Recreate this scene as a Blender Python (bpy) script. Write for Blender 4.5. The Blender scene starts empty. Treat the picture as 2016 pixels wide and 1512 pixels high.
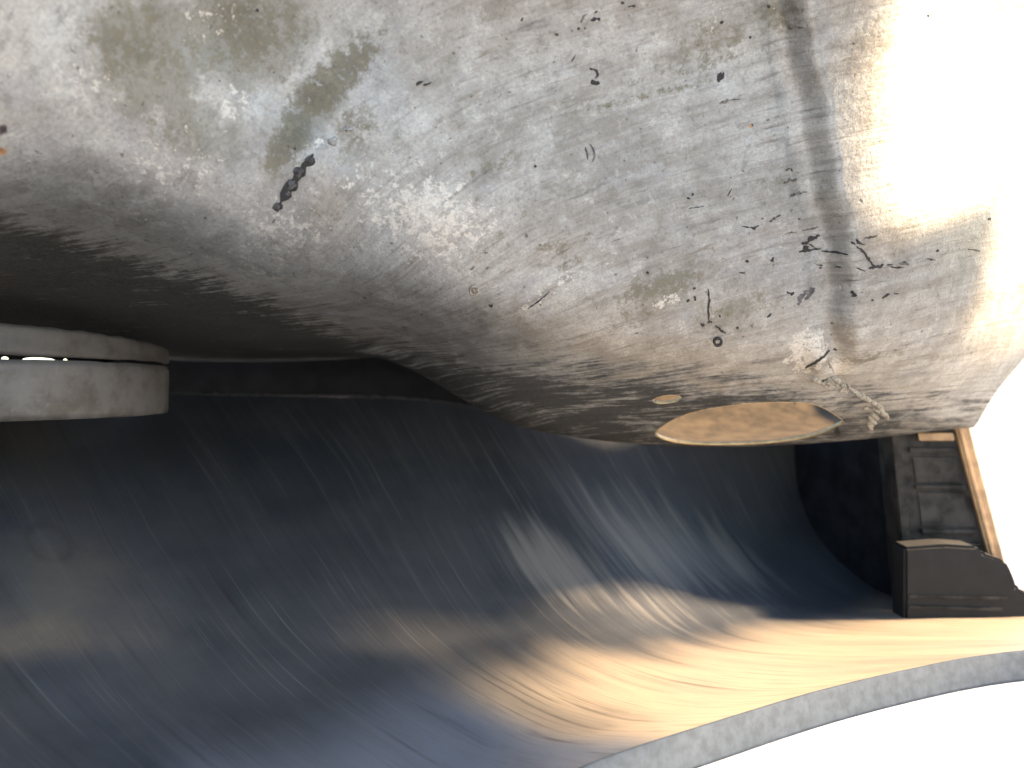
import bpy, bmesh, math, random
import numpy as np
from mathutils import Vector, Matrix, noise as mnoise

scene = bpy.context.scene
# ------------------------------------------------------------------ camera
cam_data = bpy.data.cameras.new('camera')
cam = bpy.data.objects.new('camera', cam_data)
scene.collection.objects.link(cam)
cam.location = (0, 0, 1.0)
cam.rotation_euler = (math.radians(90), 0, 0)
cam_data.sensor_width = 36
cam_data.lens = 28
cam_data.clip_start = 0.01
cam_data.clip_end = 2000
cam_data.dof.use_dof = True
cam_data.dof.focus_distance = 0.80
cam_data.dof.aperture_fstop = 3.4
scene.camera = cam
# ------------------------------------------------------------------ sky, sun, exposure
SUN_ELEV, SUN_AZ = math.radians(25), math.radians(2)      # azimuth measured from +X towards +Y
world = bpy.data.worlds.new('World')
scene.world = world
world.use_nodes = True
wn = world.node_tree
sky = wn.nodes.new('ShaderNodeTexSky')
sky.sky_type = 'NISHITA'
sky.sun_disc = False
sky.sun_elevation = SUN_ELEV
sky.sun_rotation = math.radians(90) - SUN_AZ
sky.air_density = 1.0
sky.dust_density = 1.2
wn.nodes['Background'].inputs['Strength'].default_value = 0.10
wn.links.new(sky.outputs[0], wn.nodes['Background'].inputs[0])
sun_d = bpy.data.lights.new('sun', 'SUN')
sun_d.energy = 5.0
sun_d.angle = math.radians(6)
sun_d.color = (1.0, 0.72, 0.44)
sun = bpy.data.objects.new('sun', sun_d)
scene.collection.objects.link(sun)
sdir = Vector((math.cos(SUN_ELEV) * math.cos(SUN_AZ), math.cos(SUN_ELEV) * math.sin(SUN_AZ), math.sin(SUN_ELEV)))
sun.rotation_euler = sdir.to_track_quat('Z', 'Y').to_euler()
sun.location = sdir * 20
vs = scene.view_settings
vs.view_transform = 'Standard'
vs.look = 'None'
vs.gamma = 1
vs.exposure = 2.5
vs.use_curve_mapping = False
scene.cycles.max_bounces = 6
scene.cycles.diffuse_bounces = 5
scene.cycles.use_adaptive_sampling = True
scene.cycles.adaptive_threshold = 0.03

random.seed(7)
rng = np.random.default_rng(7)

# ------------------------------------------------------------------ control nets of the sheets (metres)
# hull rows: x, y, z, sheet chart a, b, grain s, t, distance q from the fold line
HULL_NET = np.array([[[-0.511,0.099,1.7396,-1.0,-1.4,3.3388,-1.8184,-2.48],[-0.511,0.179,1.5796,-1.0,-1.05,3.3388,-1.4684,-2.48],[-0.511,0.279,1.4396,-1.0,-0.75,3.3388,-1.1684,-2.48],[-0.511,0.399,1.3196,-1.0,-0.5,3.3388,-0.9184,-2.48],[-0.5718,0.4465,1.258,-1.0,-0.15,3.3812,-0.5791,-2.5255],[-0.6083,0.475,1.1987,-1.0,0.1,3.3949,-0.2883,-2.5665],[-0.6448,0.5035,1.1464,-1.0,0.3,3.3814,-0.014,-2.6065],[-0.6935,0.5415,1.1195,-1.0,0.41,3.3618,0.1531,-2.6265],[-0.7786,0.608,1.1031,-1.0,0.49,3.342,0.281,-2.6388],[-0.8759,0.684,1.0877,-1.0,0.555,3.3229,0.3881,-2.6482],[-0.9733,0.76,1.0708,-1.0,0.61,3.3048,0.4807,-2.6508],[-1.0949,0.855,1.0633,-1.0,0.64,3.2943,0.5317,-2.6522],[-1.2652,0.988,1.0592,-1.0,0.678,3.2864,0.6894,-2.6532],[-1.4599,1.14,1.0582,-1.0,0.724,3.2812,0.8334,-2.6539],[-1.6546,1.292,1.0577,-1.0,0.774,3.2775,0.9706,-2.6543]],
[[-0.3638,0.12,1.7564,-0.35,-1.4,2.6853,-1.5781,-1.83],[-0.3638,0.2,1.5964,-0.35,-1.05,2.6853,-1.2281,-1.83],[-0.3638,0.3,1.4564,-0.35,-0.75,2.6853,-0.9281,-1.83],[-0.3638,0.42,1.3364,-0.35,-0.5,2.6853,-0.6781,-1.83],[-0.4071,0.47,1.2716,-0.35,-0.15,2.7817,-0.447,-1.8755],[-0.433,0.5,1.2092,-0.35,0.1,2.8796,-0.254,-1.9165],[-0.459,0.53,1.1541,-0.35,0.3,2.9521,-0.0207,-1.9565],[-0.4937,0.57,1.1258,-0.35,0.41,2.9474,0.1584,-1.9765],[-0.5543,0.64,1.1086,-0.35,0.49,2.8966,0.3098,-1.9888],[-0.6236,0.72,1.0923,-0.35,0.555,2.8332,0.4508,-1.9982],[-0.6929,0.8,1.0745,-0.35,0.61,2.776,0.5796,-2.0008],[-0.7795,0.9,1.0666,-0.35,0.64,2.7461,0.6502,-2.0022],[-0.9007,1.04,1.0623,-0.35,0.678,2.725,0.8211,-2.0032],[-1.0393,1.2,1.0612,-0.35,0.724,2.7121,0.9731,-2.0039],[-1.1779,1.36,1.0607,-0.35,0.774,2.7031,1.1157,-2.0043]],
[[-0.3086,0.18,1.8045,0.0,-1.4,2.3156,-1.3392,-1.48],[-0.3086,0.26,1.6445,0.0,-1.05,2.3156,-0.9892,-1.48],[-0.3086,0.36,1.5045,0.0,-0.75,2.3156,-0.6892,-1.48],[-0.3086,0.48,1.3845,0.0,-0.5,2.3156,-0.4392,-1.48],[-0.3407,0.53,1.3062,0.0,-0.15,2.4155,-0.2259,-1.5255],[-0.3613,0.562,1.2351,0.0,0.1,2.549,-0.092,-1.5665],[-0.3793,0.59,1.1791,0.0,0.28,2.6722,0.0666,-1.6028],[-0.405,0.63,1.145,0.0,0.395,2.6981,0.2107,-1.6241],[-0.45,0.7,1.1254,0.0,0.475,2.617,0.3106,-1.6365],[-0.5079,0.79,1.1063,0.0,0.545,2.5096,0.4396,-1.6472],[-0.5657,0.88,1.0876,0.0,0.6,2.4332,0.5875,-1.6503],[-0.6236,0.97,1.0718,0.0,0.64,2.3876,0.6939,-1.6522],[-0.7071,1.1,1.0645,0.0,0.676,2.3628,0.8752,-1.6533],[-0.8036,1.25,1.0622,0.0,0.722,2.3489,1.0302,-1.654],[-0.8936,1.39,1.0612,0.0,0.773,2.3402,1.1723,-1.6544]],
[[-0.2465,0.21,1.8285,0.25,-1.4,2.0763,-1.1492,-1.23],[-0.2465,0.29,1.6685,0.25,-1.05,2.0763,-0.7992,-1.23],[-0.2465,0.39,1.5285,0.25,-0.75,2.0763,-0.4992,-1.23],[-0.2465,0.51,1.4085,0.25,-0.5,2.0763,-0.2492,-1.23],[-0.2755,0.57,1.3293,0.25,-0.15,2.1759,-0.0157,-1.2755],[-0.2925,0.605,1.2531,0.25,0.1,2.3448,0.1051,-1.3165],[-0.306,0.633,1.1881,0.25,0.29,2.419,0.2165,-1.3547],[-0.3239,0.67,1.1457,0.25,0.415,2.3664,0.2972,-1.3773],[-0.3577,0.74,1.1208,0.25,0.5,2.2821,0.3899,-1.3903],[-0.4012,0.83,1.0985,0.25,0.57,2.2081,0.5175,-1.3989],[-0.4496,0.93,1.0807,0.25,0.62,2.1589,0.6366,-1.4013],[-0.4979,1.03,1.0631,0.25,0.66,2.1228,0.7396,-1.4031],[-0.5511,1.14,1.0516,0.25,0.695,2.1017,0.9224,-1.4043],[-0.6091,1.26,1.0482,0.25,0.744,2.0927,1.0693,-1.4048],[-0.672,1.39,1.047,0.25,0.797,2.0872,1.2062,-1.4048]],
[[-0.1886,0.23,1.8445,0.45,-1.4,1.909,-1.0198,-1.03],[-0.1886,0.31,1.6845,0.45,-1.05,1.909,-0.6698,-1.03],[-0.1886,0.41,1.5445,0.45,-0.75,1.909,-0.3698,-1.03],[-0.1886,0.53,1.4245,0.45,-0.5,1.909,-0.1198,-1.03],[-0.2135,0.6,1.3467,0.45,-0.15,2.0267,0.1172,-1.0755],[-0.2278,0.64,1.2678,0.45,0.1,2.1076,0.2449,-1.1165],[-0.2367,0.665,1.1892,0.45,0.31,2.083,0.3426,-1.1584],[-0.2491,0.7,1.1321,0.45,0.46,2.0371,0.4239,-1.1842],[-0.2722,0.765,1.1005,0.45,0.55,1.9953,0.5182,-1.198],[-0.3078,0.865,1.0794,0.45,0.612,1.9588,0.6272,-1.2009],[-0.3452,0.97,1.0612,0.45,0.657,1.9296,0.7277,-1.203],[-0.3843,1.08,1.0489,0.45,0.685,1.9115,0.7916,-1.2043],[-0.427,1.2,1.0429,0.45,0.73,1.9018,0.9455,-1.205],[-0.4626,1.3,1.0398,0.45,0.782,1.8967,1.0834,-1.2044],[-0.4911,1.38,1.0387,0.45,0.838,1.8942,1.2123,-1.2041]],
[[-0.1256,0.25,1.8606,0.65,-1.4,1.7327,-0.9205,-0.83],[-0.1256,0.33,1.7006,0.65,-1.05,1.7327,-0.5705,-0.83],[-0.1256,0.43,1.5606,0.65,-0.75,1.7327,-0.2705,-0.83],[-0.1256,0.55,1.4406,0.65,-0.5,1.7327,-0.0205,-0.83],[-0.1416,0.62,1.3582,0.65,-0.15,1.8184,0.2207,-0.8755],[-0.1518,0.665,1.274,0.65,0.11,1.7651,0.3633,-0.9186],[-0.1575,0.69,1.1875,0.65,0.33,1.7546,0.4535,-0.962],[-0.1655,0.725,1.1207,0.65,0.495,1.7705,0.5246,-0.9896],[-0.1792,0.785,1.0856,0.65,0.585,1.756,0.6164,-0.9996],[-0.1998,0.875,1.0658,0.65,0.638,1.7341,0.7086,-1.0021],[-0.2237,0.98,1.0525,0.65,0.672,1.7172,0.7773,-1.0037],[-0.2511,1.1,1.0463,0.65,0.69,1.708,0.8148,-1.0045],[-0.2785,1.22,1.0436,0.65,0.74,1.7029,0.9556,-1.005],[-0.3014,1.32,1.0421,0.65,0.794,1.6998,1.0882,-1.0046],[-0.3196,1.4,1.0429,0.65,0.852,1.6988,1.2124,-1.0044]],
[[-0.073,0.25,1.8606,0.8,-1.4,1.5797,-0.8669,-0.68],[-0.073,0.33,1.7006,0.8,-1.05,1.5797,-0.5169,-0.68],[-0.073,0.43,1.5606,0.8,-0.75,1.5797,-0.2169,-0.68],[-0.073,0.55,1.4406,0.8,-0.5,1.5797,0.0331,-0.68],[-0.0829,0.625,1.3611,0.8,-0.15,1.6091,0.2816,-0.7255],[-0.0891,0.672,1.2726,0.8,0.12,1.546,0.4257,-0.7708],[-0.0929,0.7,1.1812,0.8,0.35,1.5695,0.5277,-0.8158],[-0.0975,0.735,1.1106,0.8,0.52,1.5916,0.6191,-0.8434],[-0.1041,0.785,1.0756,0.8,0.605,1.5794,0.6911,-0.8506],[-0.1147,0.865,1.0546,0.8,0.657,1.5618,0.7709,-0.853],[-0.128,0.965,1.0363,0.8,0.697,1.545,0.8494,-0.8549],[-0.1433,1.08,1.0234,0.8,0.722,1.5348,0.8997,-0.8534],[-0.1592,1.2,1.0291,0.8,0.786,1.5364,1.0117,-0.8537],[-0.1724,1.3,1.0398,0.8,0.856,1.5405,1.1115,-0.8544],[-0.1857,1.4,1.05,0.8,0.924,1.5438,1.2154,-0.855]],
[[-0.0203,0.25,1.8606,0.95,-1.4,1.415,-0.83,-0.53],[-0.0203,0.33,1.7006,0.95,-1.05,1.415,-0.48,-0.53],[-0.0203,0.43,1.5606,0.95,-0.75,1.415,-0.18,-0.53],[-0.0203,0.55,1.4406,0.95,-0.5,1.415,0.07,-0.53],[-0.0233,0.63,1.364,0.95,-0.15,1.4126,0.3126,-0.5755],[-0.0253,0.685,1.2778,0.95,0.12,1.3774,0.4605,-0.6208],[-0.0264,0.715,1.176,0.95,0.37,1.4038,0.5958,-0.6695],[-0.0277,0.748,1.0983,0.95,0.55,1.4118,0.7102,-0.698],[-0.0292,0.79,1.0584,0.95,0.64,1.3996,0.7932,-0.7022],[-0.0318,0.86,1.0241,0.95,0.712,1.3814,0.9019,-0.7041],[-0.035,0.945,0.9916,0.95,0.77,1.3654,1.0115,-0.6998],[-0.0392,1.06,0.9648,0.95,0.808,1.3559,1.0844,-0.6969],[-0.0444,1.2,0.9724,0.95,0.884,1.3598,1.1739,-0.6981],[-0.0481,1.3,1.005,0.95,0.986,1.3708,1.2129,-0.7012],[-0.0518,1.4,1.05,0.95,1.096,1.3848,1.2409,-0.705]],
[[0.0323,0.25,1.8606,1.1,-1.4,1.2484,-0.804,-0.38],[0.0323,0.33,1.7006,1.1,-1.05,1.2484,-0.454,-0.38],[0.0323,0.43,1.5606,1.1,-0.75,1.2484,-0.154,-0.38],[0.0323,0.55,1.4406,1.1,-0.5,1.2484,0.096,-0.38],[0.0376,0.64,1.3698,1.1,-0.15,1.2393,0.3325,-0.4255],[0.0411,0.7,1.2795,1.1,0.13,1.2274,0.4914,-0.473],[0.043,0.733,1.1711,1.1,0.39,1.241,0.6566,-0.5232],[0.0448,0.763,1.0905,1.1,0.57,1.2412,0.7823,-0.5489],[0.0469,0.8,1.0449,1.1,0.668,1.232,0.8678,-0.5535],[0.0508,0.865,1.0044,1.1,0.748,1.2162,0.9989,-0.5514],[0.0556,0.948,0.9649,1.1,0.814,1.2048,1.1392,-0.5464],[0.0622,1.06,0.9324,1.1,0.856,1.201,1.2028,-0.5433],[0.0704,1.2,0.9395,1.1,0.937,1.2028,1.2922,-0.5449],[0.0763,1.3,0.9801,1.1,1.052,1.2096,1.3139,-0.549],[0.0821,1.4,1.05,1.1,1.192,1.2263,1.268,-0.555]],
[[0.1221,0.26,1.8686,1.35,-1.4,0.978,-0.7715,-0.13],[0.1221,0.34,1.7086,1.35,-1.05,0.978,-0.4215,-0.13],[0.1221,0.44,1.5686,1.35,-0.75,0.978,-0.1215,-0.13],[0.1221,0.56,1.4486,1.35,-0.5,0.978,0.1285,-0.13],[0.1429,0.655,1.3785,1.35,-0.15,0.9733,0.365,-0.1755],[0.157,0.72,1.2829,1.35,0.14,0.9752,0.5434,-0.2251],[0.1647,0.755,1.1714,1.35,0.4,0.9734,0.728,-0.275],[0.1712,0.785,1.0831,1.35,0.59,0.9705,0.8702,-0.2999],[0.1789,0.82,1.0335,1.35,0.692,0.9647,0.9664,-0.3046],[0.1919,0.88,0.9888,1.35,0.776,0.9555,1.0935,-0.2993],[0.2094,0.96,0.948,1.35,0.841,0.9516,1.1929,-0.2944],[0.2334,1.07,0.9161,1.35,0.879,0.9498,1.2485,-0.2916],[0.2617,1.2,0.9242,1.35,0.963,0.951,1.3335,-0.2934],[0.2835,1.3,0.9718,1.35,1.088,0.9544,1.3555,-0.2982],[0.3054,1.4,1.05,1.35,1.238,0.9639,1.3371,-0.305]],
[[0.219,0.28,1.8846,1.6,-1.4,0.7166,-0.7416,0.12],[0.219,0.36,1.7246,1.6,-1.05,0.7166,-0.3916,0.12],[0.219,0.46,1.5846,1.6,-0.75,0.7166,-0.0916,0.12],[0.219,0.58,1.4646,1.6,-0.5,0.7166,0.1584,0.12],[0.2567,0.68,1.3929,1.6,-0.15,0.7163,0.3987,0.0745],[0.2813,0.745,1.2927,1.6,0.14,0.7169,0.5902,0.0249],[0.2945,0.78,1.1771,1.6,0.4,0.7139,0.7766,-0.025],[0.3051,0.808,1.0855,1.6,0.59,0.7111,0.9241,-0.0499],[0.3171,0.84,1.0343,1.6,0.692,0.707,1.0177,-0.0546],[0.3372,0.893,0.9892,1.6,0.775,0.7031,1.1153,-0.0494],[0.3643,0.965,0.9508,1.6,0.836,0.7012,1.1991,-0.0448],[0.404,1.07,0.9208,1.6,0.872,0.7001,1.2501,-0.0421],[0.4531,1.2,0.9281,1.6,0.954,0.7008,1.3389,-0.0438],[0.4908,1.3,0.9718,1.6,1.074,0.7026,1.3752,-0.0482],[0.5286,1.4,1.05,1.6,1.224,0.7066,1.3862,-0.055]],
[[0.2902,0.305,1.9046,1.76,-1.4,0.5519,-0.7214,0.28],[0.2902,0.385,1.7446,1.76,-1.05,0.5519,-0.3714,0.28],[0.2902,0.485,1.6046,1.76,-0.75,0.5519,-0.0714,0.28],[0.2902,0.605,1.4846,1.76,-0.5,0.5519,0.1786,0.28],[0.3372,0.703,1.4062,1.76,-0.15,0.5524,0.4225,0.2345],[0.3702,0.772,1.3033,1.76,0.14,0.5522,0.6165,0.1849],[0.387,0.807,1.1832,1.76,0.4,0.5497,0.8025,0.135],[0.4009,0.836,1.0885,1.76,0.59,0.5469,0.9516,0.1101],[0.4172,0.87,1.0355,1.76,0.692,0.544,1.0424,0.1054],[0.4412,0.92,0.9912,1.76,0.771,0.5419,1.1285,0.1103],[0.4724,0.985,0.956,1.76,0.826,0.541,1.1977,0.1145],[0.518,1.08,0.9297,1.76,0.858,0.5403,1.2398,0.1168],[0.5755,1.2,0.9357,1.76,0.936,0.5407,1.3361,0.1155],[0.6235,1.3,0.9718,1.76,1.046,0.5416,1.3918,0.1118],[0.6714,1.4,1.05,1.76,1.196,0.5437,1.4103,0.105]],
[[0.4736,0.38,1.9647,2.1,-1.4,0.2044,-0.6751,0.62],[0.4736,0.46,1.8047,2.1,-1.05,0.2044,-0.3251,0.62],[0.4736,0.56,1.6647,2.1,-0.75,0.2044,-0.0251,0.62],[0.4736,0.68,1.5447,2.1,-0.5,0.2044,0.2249,0.62],[0.5351,0.79,1.4565,2.07,-0.15,0.235,0.4687,0.5445],[0.5638,0.865,1.3398,2.03,0.14,0.2753,0.6569,0.4549],[0.5636,0.9,1.2043,1.99,0.4,0.3148,0.8368,0.365],[0.5468,0.915,1.0969,1.945,0.59,0.3584,0.9789,0.2951],[0.535,0.93,1.0391,1.91,0.69,0.392,1.061,0.2555],[0.5305,0.965,0.9945,1.87,0.765,0.4312,1.1342,0.2199],[0.545,1.015,0.9618,1.85,0.815,0.4508,1.1913,0.2036],[0.5823,1.1,0.9355,1.838,0.848,0.4623,1.2316,0.1941],[0.6291,1.2,0.9434,1.83,0.926,0.4706,1.3284,0.1848],[0.6774,1.3,0.9718,1.825,1.026,0.4762,1.3988,0.1768],[0.7146,1.38,1.0405,1.82,1.166,0.4826,1.4292,0.1658]],
[[1.0377,0.56,2.1198,2.9,-1.42,-0.5946,-0.6205,1.42],[1.0377,0.64,1.9598,2.9,-1.07,-0.5946,-0.2705,1.42],[1.0377,0.74,1.8198,2.9,-0.77,-0.5946,0.0295,1.42],[1.0377,0.86,1.6998,2.9,-0.52,-0.5946,0.2795,1.42],[1.0575,0.98,1.5725,2.7,-0.16,-0.4,0.534,1.1758],[0.9991,1.05,1.4192,2.5,0.13,-0.2013,0.7122,0.927],[0.8899,1.08,1.2521,2.3,0.39,0.0001,0.8692,0.6768],[0.7588,1.07,1.1167,2.12,0.585,0.1815,0.9933,0.4704],[0.6844,1.05,1.0475,2.03,0.685,0.2712,1.0671,0.3757],[0.6411,1.045,0.9973,1.97,0.76,0.3309,1.1371,0.3195],[0.6346,1.07,0.9632,1.938,0.81,0.3626,1.1914,0.2912],[0.6536,1.13,0.938,1.915,0.842,0.3853,1.2283,0.2707],[0.6827,1.2,0.9472,1.9,0.919,0.4005,1.327,0.2544],[0.7241,1.28,0.9722,1.895,1.014,0.4059,1.4051,0.2468],[0.7538,1.34,1.035,1.89,1.149,0.4117,1.4431,0.2361]]])
TROUGH_NET = np.array([[[0.5034,1.43,0.9143],[0.5361,1.42,0.779],[0.5571,1.3,0.6982],[0.6061,1.2,0.6755],[0.7514,1.12,0.6864],[0.9415,1.1,0.6885]],
[[0.355,1.42,0.9149],[0.4173,1.33,0.7506],[0.4684,1.2,0.6832],[0.5455,1.08,0.6839],[0.7011,1.045,0.6874],[0.8815,1.03,0.6886]],
[[0.1277,1.41,0.929],[0.223,1.24,0.7596],[0.2864,1.09,0.6914],[0.3681,0.975,0.6879],[0.6474,0.965,0.6898],[0.8302,0.97,0.6895]],
[[-0.0507,1.37,0.9572],[0.0551,1.2,0.8056],[0.1458,1.03,0.7051],[0.2537,0.9,0.6906],[0.4188,0.885,0.6901],[0.5741,0.912,0.69]],
[[-0.1992,1.37,0.9747],[-0.0799,1.16,0.8195],[0.02,0.98,0.7163],[0.1196,0.845,0.6907],[0.2224,0.789,0.69],[0.3261,0.809,0.6899]],
[[-0.3886,1.36,0.9792],[-0.1984,1.08,0.8182],[-0.0792,0.9,0.7222],[0.0356,0.775,0.6916],[0.112,0.726,0.6902],[0.1918,0.73,0.6899]],
[[-0.5794,1.34,0.9829],[-0.3113,0.98,0.81],[-0.1643,0.81,0.7241],[-0.0482,0.7,0.6946],[0.0134,0.657,0.6904],[0.058,0.641,0.6901]],
[[-0.6949,1.2,0.974],[-0.4039,0.87,0.8091],[-0.247,0.72,0.7272],[-0.1198,0.61,0.6989],[-0.0584,0.58,0.6915],[-0.0029,0.574,0.6903]],
[[-0.8124,1.1,0.9691],[-0.4766,0.78,0.804],[-0.3094,0.64,0.729],[-0.1818,0.54,0.7024],[-0.122,0.52,0.6903],[-0.0675,0.509,0.6903]],
[[-0.9298,1.0,0.9592],[-0.5456,0.68,0.8074],[-0.36,0.56,0.7271],[-0.232,0.48,0.6957],[-0.1706,0.455,0.6883],[-0.1155,0.444,0.6902]],
[[-1.05,0.62,1.25],[-0.89,0.536,1.0625],[-0.73,0.452,0.81],[-0.522,0.3428,0.71],[-0.37,0.263,0.69],[-0.25,0.2,0.69]],
[[-1.0,0.25,1.55],[-0.884,0.176,1.1975],[-0.768,0.102,0.81],[-0.6172,0.0058,0.71],[-0.507,-0.0645,0.69],[-0.42,-0.12,0.69]],
[[-0.95,-0.2,1.7],[-0.86,-0.26,1.265],[-0.77,-0.32,0.81],[-0.653,-0.398,0.71],[-0.5675,-0.455,0.69],[-0.5,-0.5,0.69]]])
RIM = np.array([[-0.5,-0.5,0.692],[-0.42,-0.12,0.692],[-0.25,0.2,0.692],[-0.1155,0.444,0.6897],[-0.0675,0.509,0.6897],[-0.0029,0.573,0.6901],[0.058,0.641,0.6901],[0.1918,0.73,0.6899],[0.3261,0.809,0.6899],[0.4715,0.878,0.6903],[0.5753,0.914,0.6905],[0.6988,0.943,0.6903],[0.831,0.971,0.6904],[1.0153,1.0,0.6913]])
WALL_LOW = np.array([[-1.308,1.36,0.9358],[-0.9,1.4,0.9473],[-0.6816,1.41,0.9649],[-0.6277,1.41,0.9694],[-0.4086,1.43,0.9599],[-0.2079,1.43,0.9599],[-0.0529,1.43,0.9462],[0.1304,1.44,0.9045],[0.2719,1.46,0.8845]])
WALL_TOP = np.array([[-1.308,1.36,1.0095],[-0.9064,1.41,1.0099],[-0.6816,1.41,1.0144],[-0.621,1.395,1.048],[-0.3977,1.392,1.0568],[-0.2036,1.4,1.0634],[-0.0522,1.41,1.0638],[0.1295,1.43,1.0602],[0.2719,1.46,1.0615]])


# ------------------------------------------------------------------ helpers
def spline_matrix(n, q):
    """matrix that samples a natural cubic spline through n knots (0..n-1) at positions q"""
    A = np.zeros((n, n)); B = np.zeros((n, n))
    A[0, 0] = A[-1, -1] = 1
    for i in range(1, n - 1):
        A[i, i - 1], A[i, i], A[i, i + 1] = 1, 4, 1
        B[i, i - 1], B[i, i], B[i, i + 1] = 6, -12, 6
    M = np.linalg.solve(A, B)
    q = np.asarray(q, float)
    i = np.clip(q.astype(int), 0, n - 2); f = q - i
    I = np.eye(n)
    a, b = (1 - f)[:, None], f[:, None]
    return a * I[i] + b * I[i + 1] + ((a ** 3 - a) * M[i] + (b ** 3 - b) * M[i + 1]) / 6

def resample(P, m):
    return spline_matrix(len(P), np.linspace(0, len(P) - 1, m)) @ np.asarray(P, float)

def root_loc(p):
    """world position of a thing's or part's origin"""
    return p.location if p.parent is None else Vector((0, 0, 0))

def link(name, me, mat=None, parent=None):
    o = bpy.data.objects.new(name, me)
    scene.collection.objects.link(o)
    if mat is not None:
        me.materials.append(mat)
    if parent is not None:
        o.parent = parent
        o.matrix_parent_inverse = Matrix.Translation(-root_loc(parent))
    return o

def mesh_from(name, verts, faces, smooth=True):
    me = bpy.data.meshes.new(name)
    me.from_pydata([tuple(map(float, v)) for v in verts], [], faces)
    me.update()
    if smooth:
        me.polygons.foreach_set('use_smooth', [True] * len(me.polygons))
    return me

def tag(o, label=None, cat=None, kind=None, group=None):
    if label: o['label'] = label
    if cat: o['category'] = cat
    if kind: o['kind'] = kind
    if group: o['group'] = group
    return o

def empty(name, loc, label, cat, group=None):
    o = bpy.data.objects.new(name, None)
    scene.collection.objects.link(o)
    o.empty_display_size = 0.05
    o.location = loc
    return tag(o, label, cat, None, group)

def fn(x, y, z=0.0):
    return mnoise.noise(Vector((x, y, z)))

def float_attr(me, name, vals):
    at = me.attributes.new(name, 'FLOAT', 'POINT')
    at.data.foreach_set('value', np.asarray(vals, np.float32).ravel())

def vec_attr(me, name, vals):
    at = me.attributes.new(name, 'FLOAT_VECTOR', 'POINT')
    at.data.foreach_set('vector', np.asarray(vals, np.float32).ravel())

def hexa(name, front, back, mat, parent, bevel=0.003):
    """eight-cornered block: front quad and back quad (same winding), bevelled"""
    bm = bmesh.new()
    v = [bm.verts.new(p) for p in list(front) + list(back)]
    for f in ((0, 1, 2, 3), (7, 6, 5, 4), (0, 4, 5, 1), (1, 5, 6, 2), (2, 6, 7, 3), (3, 7, 4, 0)):
        bm.faces.new([v[i] for i in f])
    bmesh.ops.recalc_face_normals(bm, faces=bm.faces)
    if bevel:
        bmesh.ops.bevel(bm, geom=bm.edges[:], offset=bevel, segments=2, affect='EDGES', profile=0.6)
    me = bpy.data.meshes.new(name)
    bm.to_mesh(me); bm.free()
    return link(name, me, mat, parent)

class NT:
    """small node builder"""
    def __init__(self, name):
        self.m = bpy.data.materials.new(name)
        self.m.use_nodes = True
        self.t = self.m.node_tree
        self.b = self.t.nodes['Principled BSDF']
    def new(self, typ, **kw):
        n = self.t.nodes.new(typ)
        for k, v in kw.items():
            setattr(n, k, v)
        return n
    def put(self, sock, v):
        if isinstance(v, bpy.types.NodeSocket):
            self.t.links.new(v, sock)
        else:
            sock.default_value = v
    def attr(self, name, out='Vector'):
        n = self.new('ShaderNodeAttribute'); n.attribute_name = name
        return n.outputs[out]
    def obj(self):
        return self.new('ShaderNodeTexCoord').outputs['Object']
    def scale(self, v, s):
        n = self.new('ShaderNodeVectorMath', operation='MULTIPLY')
        self.put(n.inputs[0], v); n.inputs[1].default_value = s
        return n.outputs[0]
    def vadd(self, v, w):
        n = self.new('ShaderNodeVectorMath', operation='ADD')
        self.put(n.inputs[0], v); self.put(n.inputs[1], w)
        return n.outputs[0]
    def noise(self, v, s=1.0, detail=4.0, rough=0.55, dist=0.0, color=False):
        n = self.new('ShaderNodeTexNoise')
        self.put(n.inputs['Vector'], v)
        n.inputs['Scale'].default_value = s
        n.inputs['Detail'].default_value = detail
        n.inputs['Roughness'].default_value = rough
        n.inputs['Distortion'].default_value = dist
        return n.outputs['Color' if color else 'Fac']
    def math(self, op, a, b=0.0, c=None):
        n = self.new('ShaderNodeMath', operation=op)
        self.put(n.inputs[0], a); self.put(n.inputs[1], b)
        if c is not None: self.put(n.inputs[2], c)
        return n.outputs[0]
    def rng(self, v, a, b, c=0.0, d=1.0, smooth=True):
        n = self.new('ShaderNodeMapRange')
        if smooth: n.interpolation_type = 'SMOOTHSTEP'
        self.put(n.inputs['Value'], v)
        n.inputs['From Min'].default_value = a; n.inputs['From Max'].default_value = b
        n.inputs['To Min'].default_value = c; n.inputs['To Max'].default_value = d
        return n.outputs[0]
    def mix(self, f, a, b, mode='MIX'):
        n = self.new('ShaderNodeMix', data_type='RGBA', blend_type=mode)
        self.put(n.inputs[0], f)
        self.put(n.inputs[6], a if isinstance(a, bpy.types.NodeSocket) else (*a, 1))
        self.put(n.inputs[7], b if isinstance(b, bpy.types.NodeSocket) else (*b, 1))
        return n.outputs[2]
    def bump(self, h, strength=0.3, dist=0.001, prev=None):
        n = self.new('ShaderNodeBump')
        n.inputs['Strength'].default_value = strength
        n.inputs['Distance'].default_value = dist
        self.put(n.inputs['Height'], h)
        if prev is not None: self.put(n.inputs['Normal'], prev)
        return n.outputs[0]
    def out(self, col, rough, metal=0.0, normal=None, spec=0.5):
        self.put(self.b.inputs['Base Color'], col if isinstance(col, bpy.types.NodeSocket) else (*col, 1))
        self.put(self.b.inputs['Roughness'], rough)
        self.put(self.b.inputs['Metallic'], metal)
        self.put(self.b.inputs['Specular IOR Level'], spec)
        if normal is not None: self.put(self.b.inputs['Normal'], normal)
        return self.m

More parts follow.
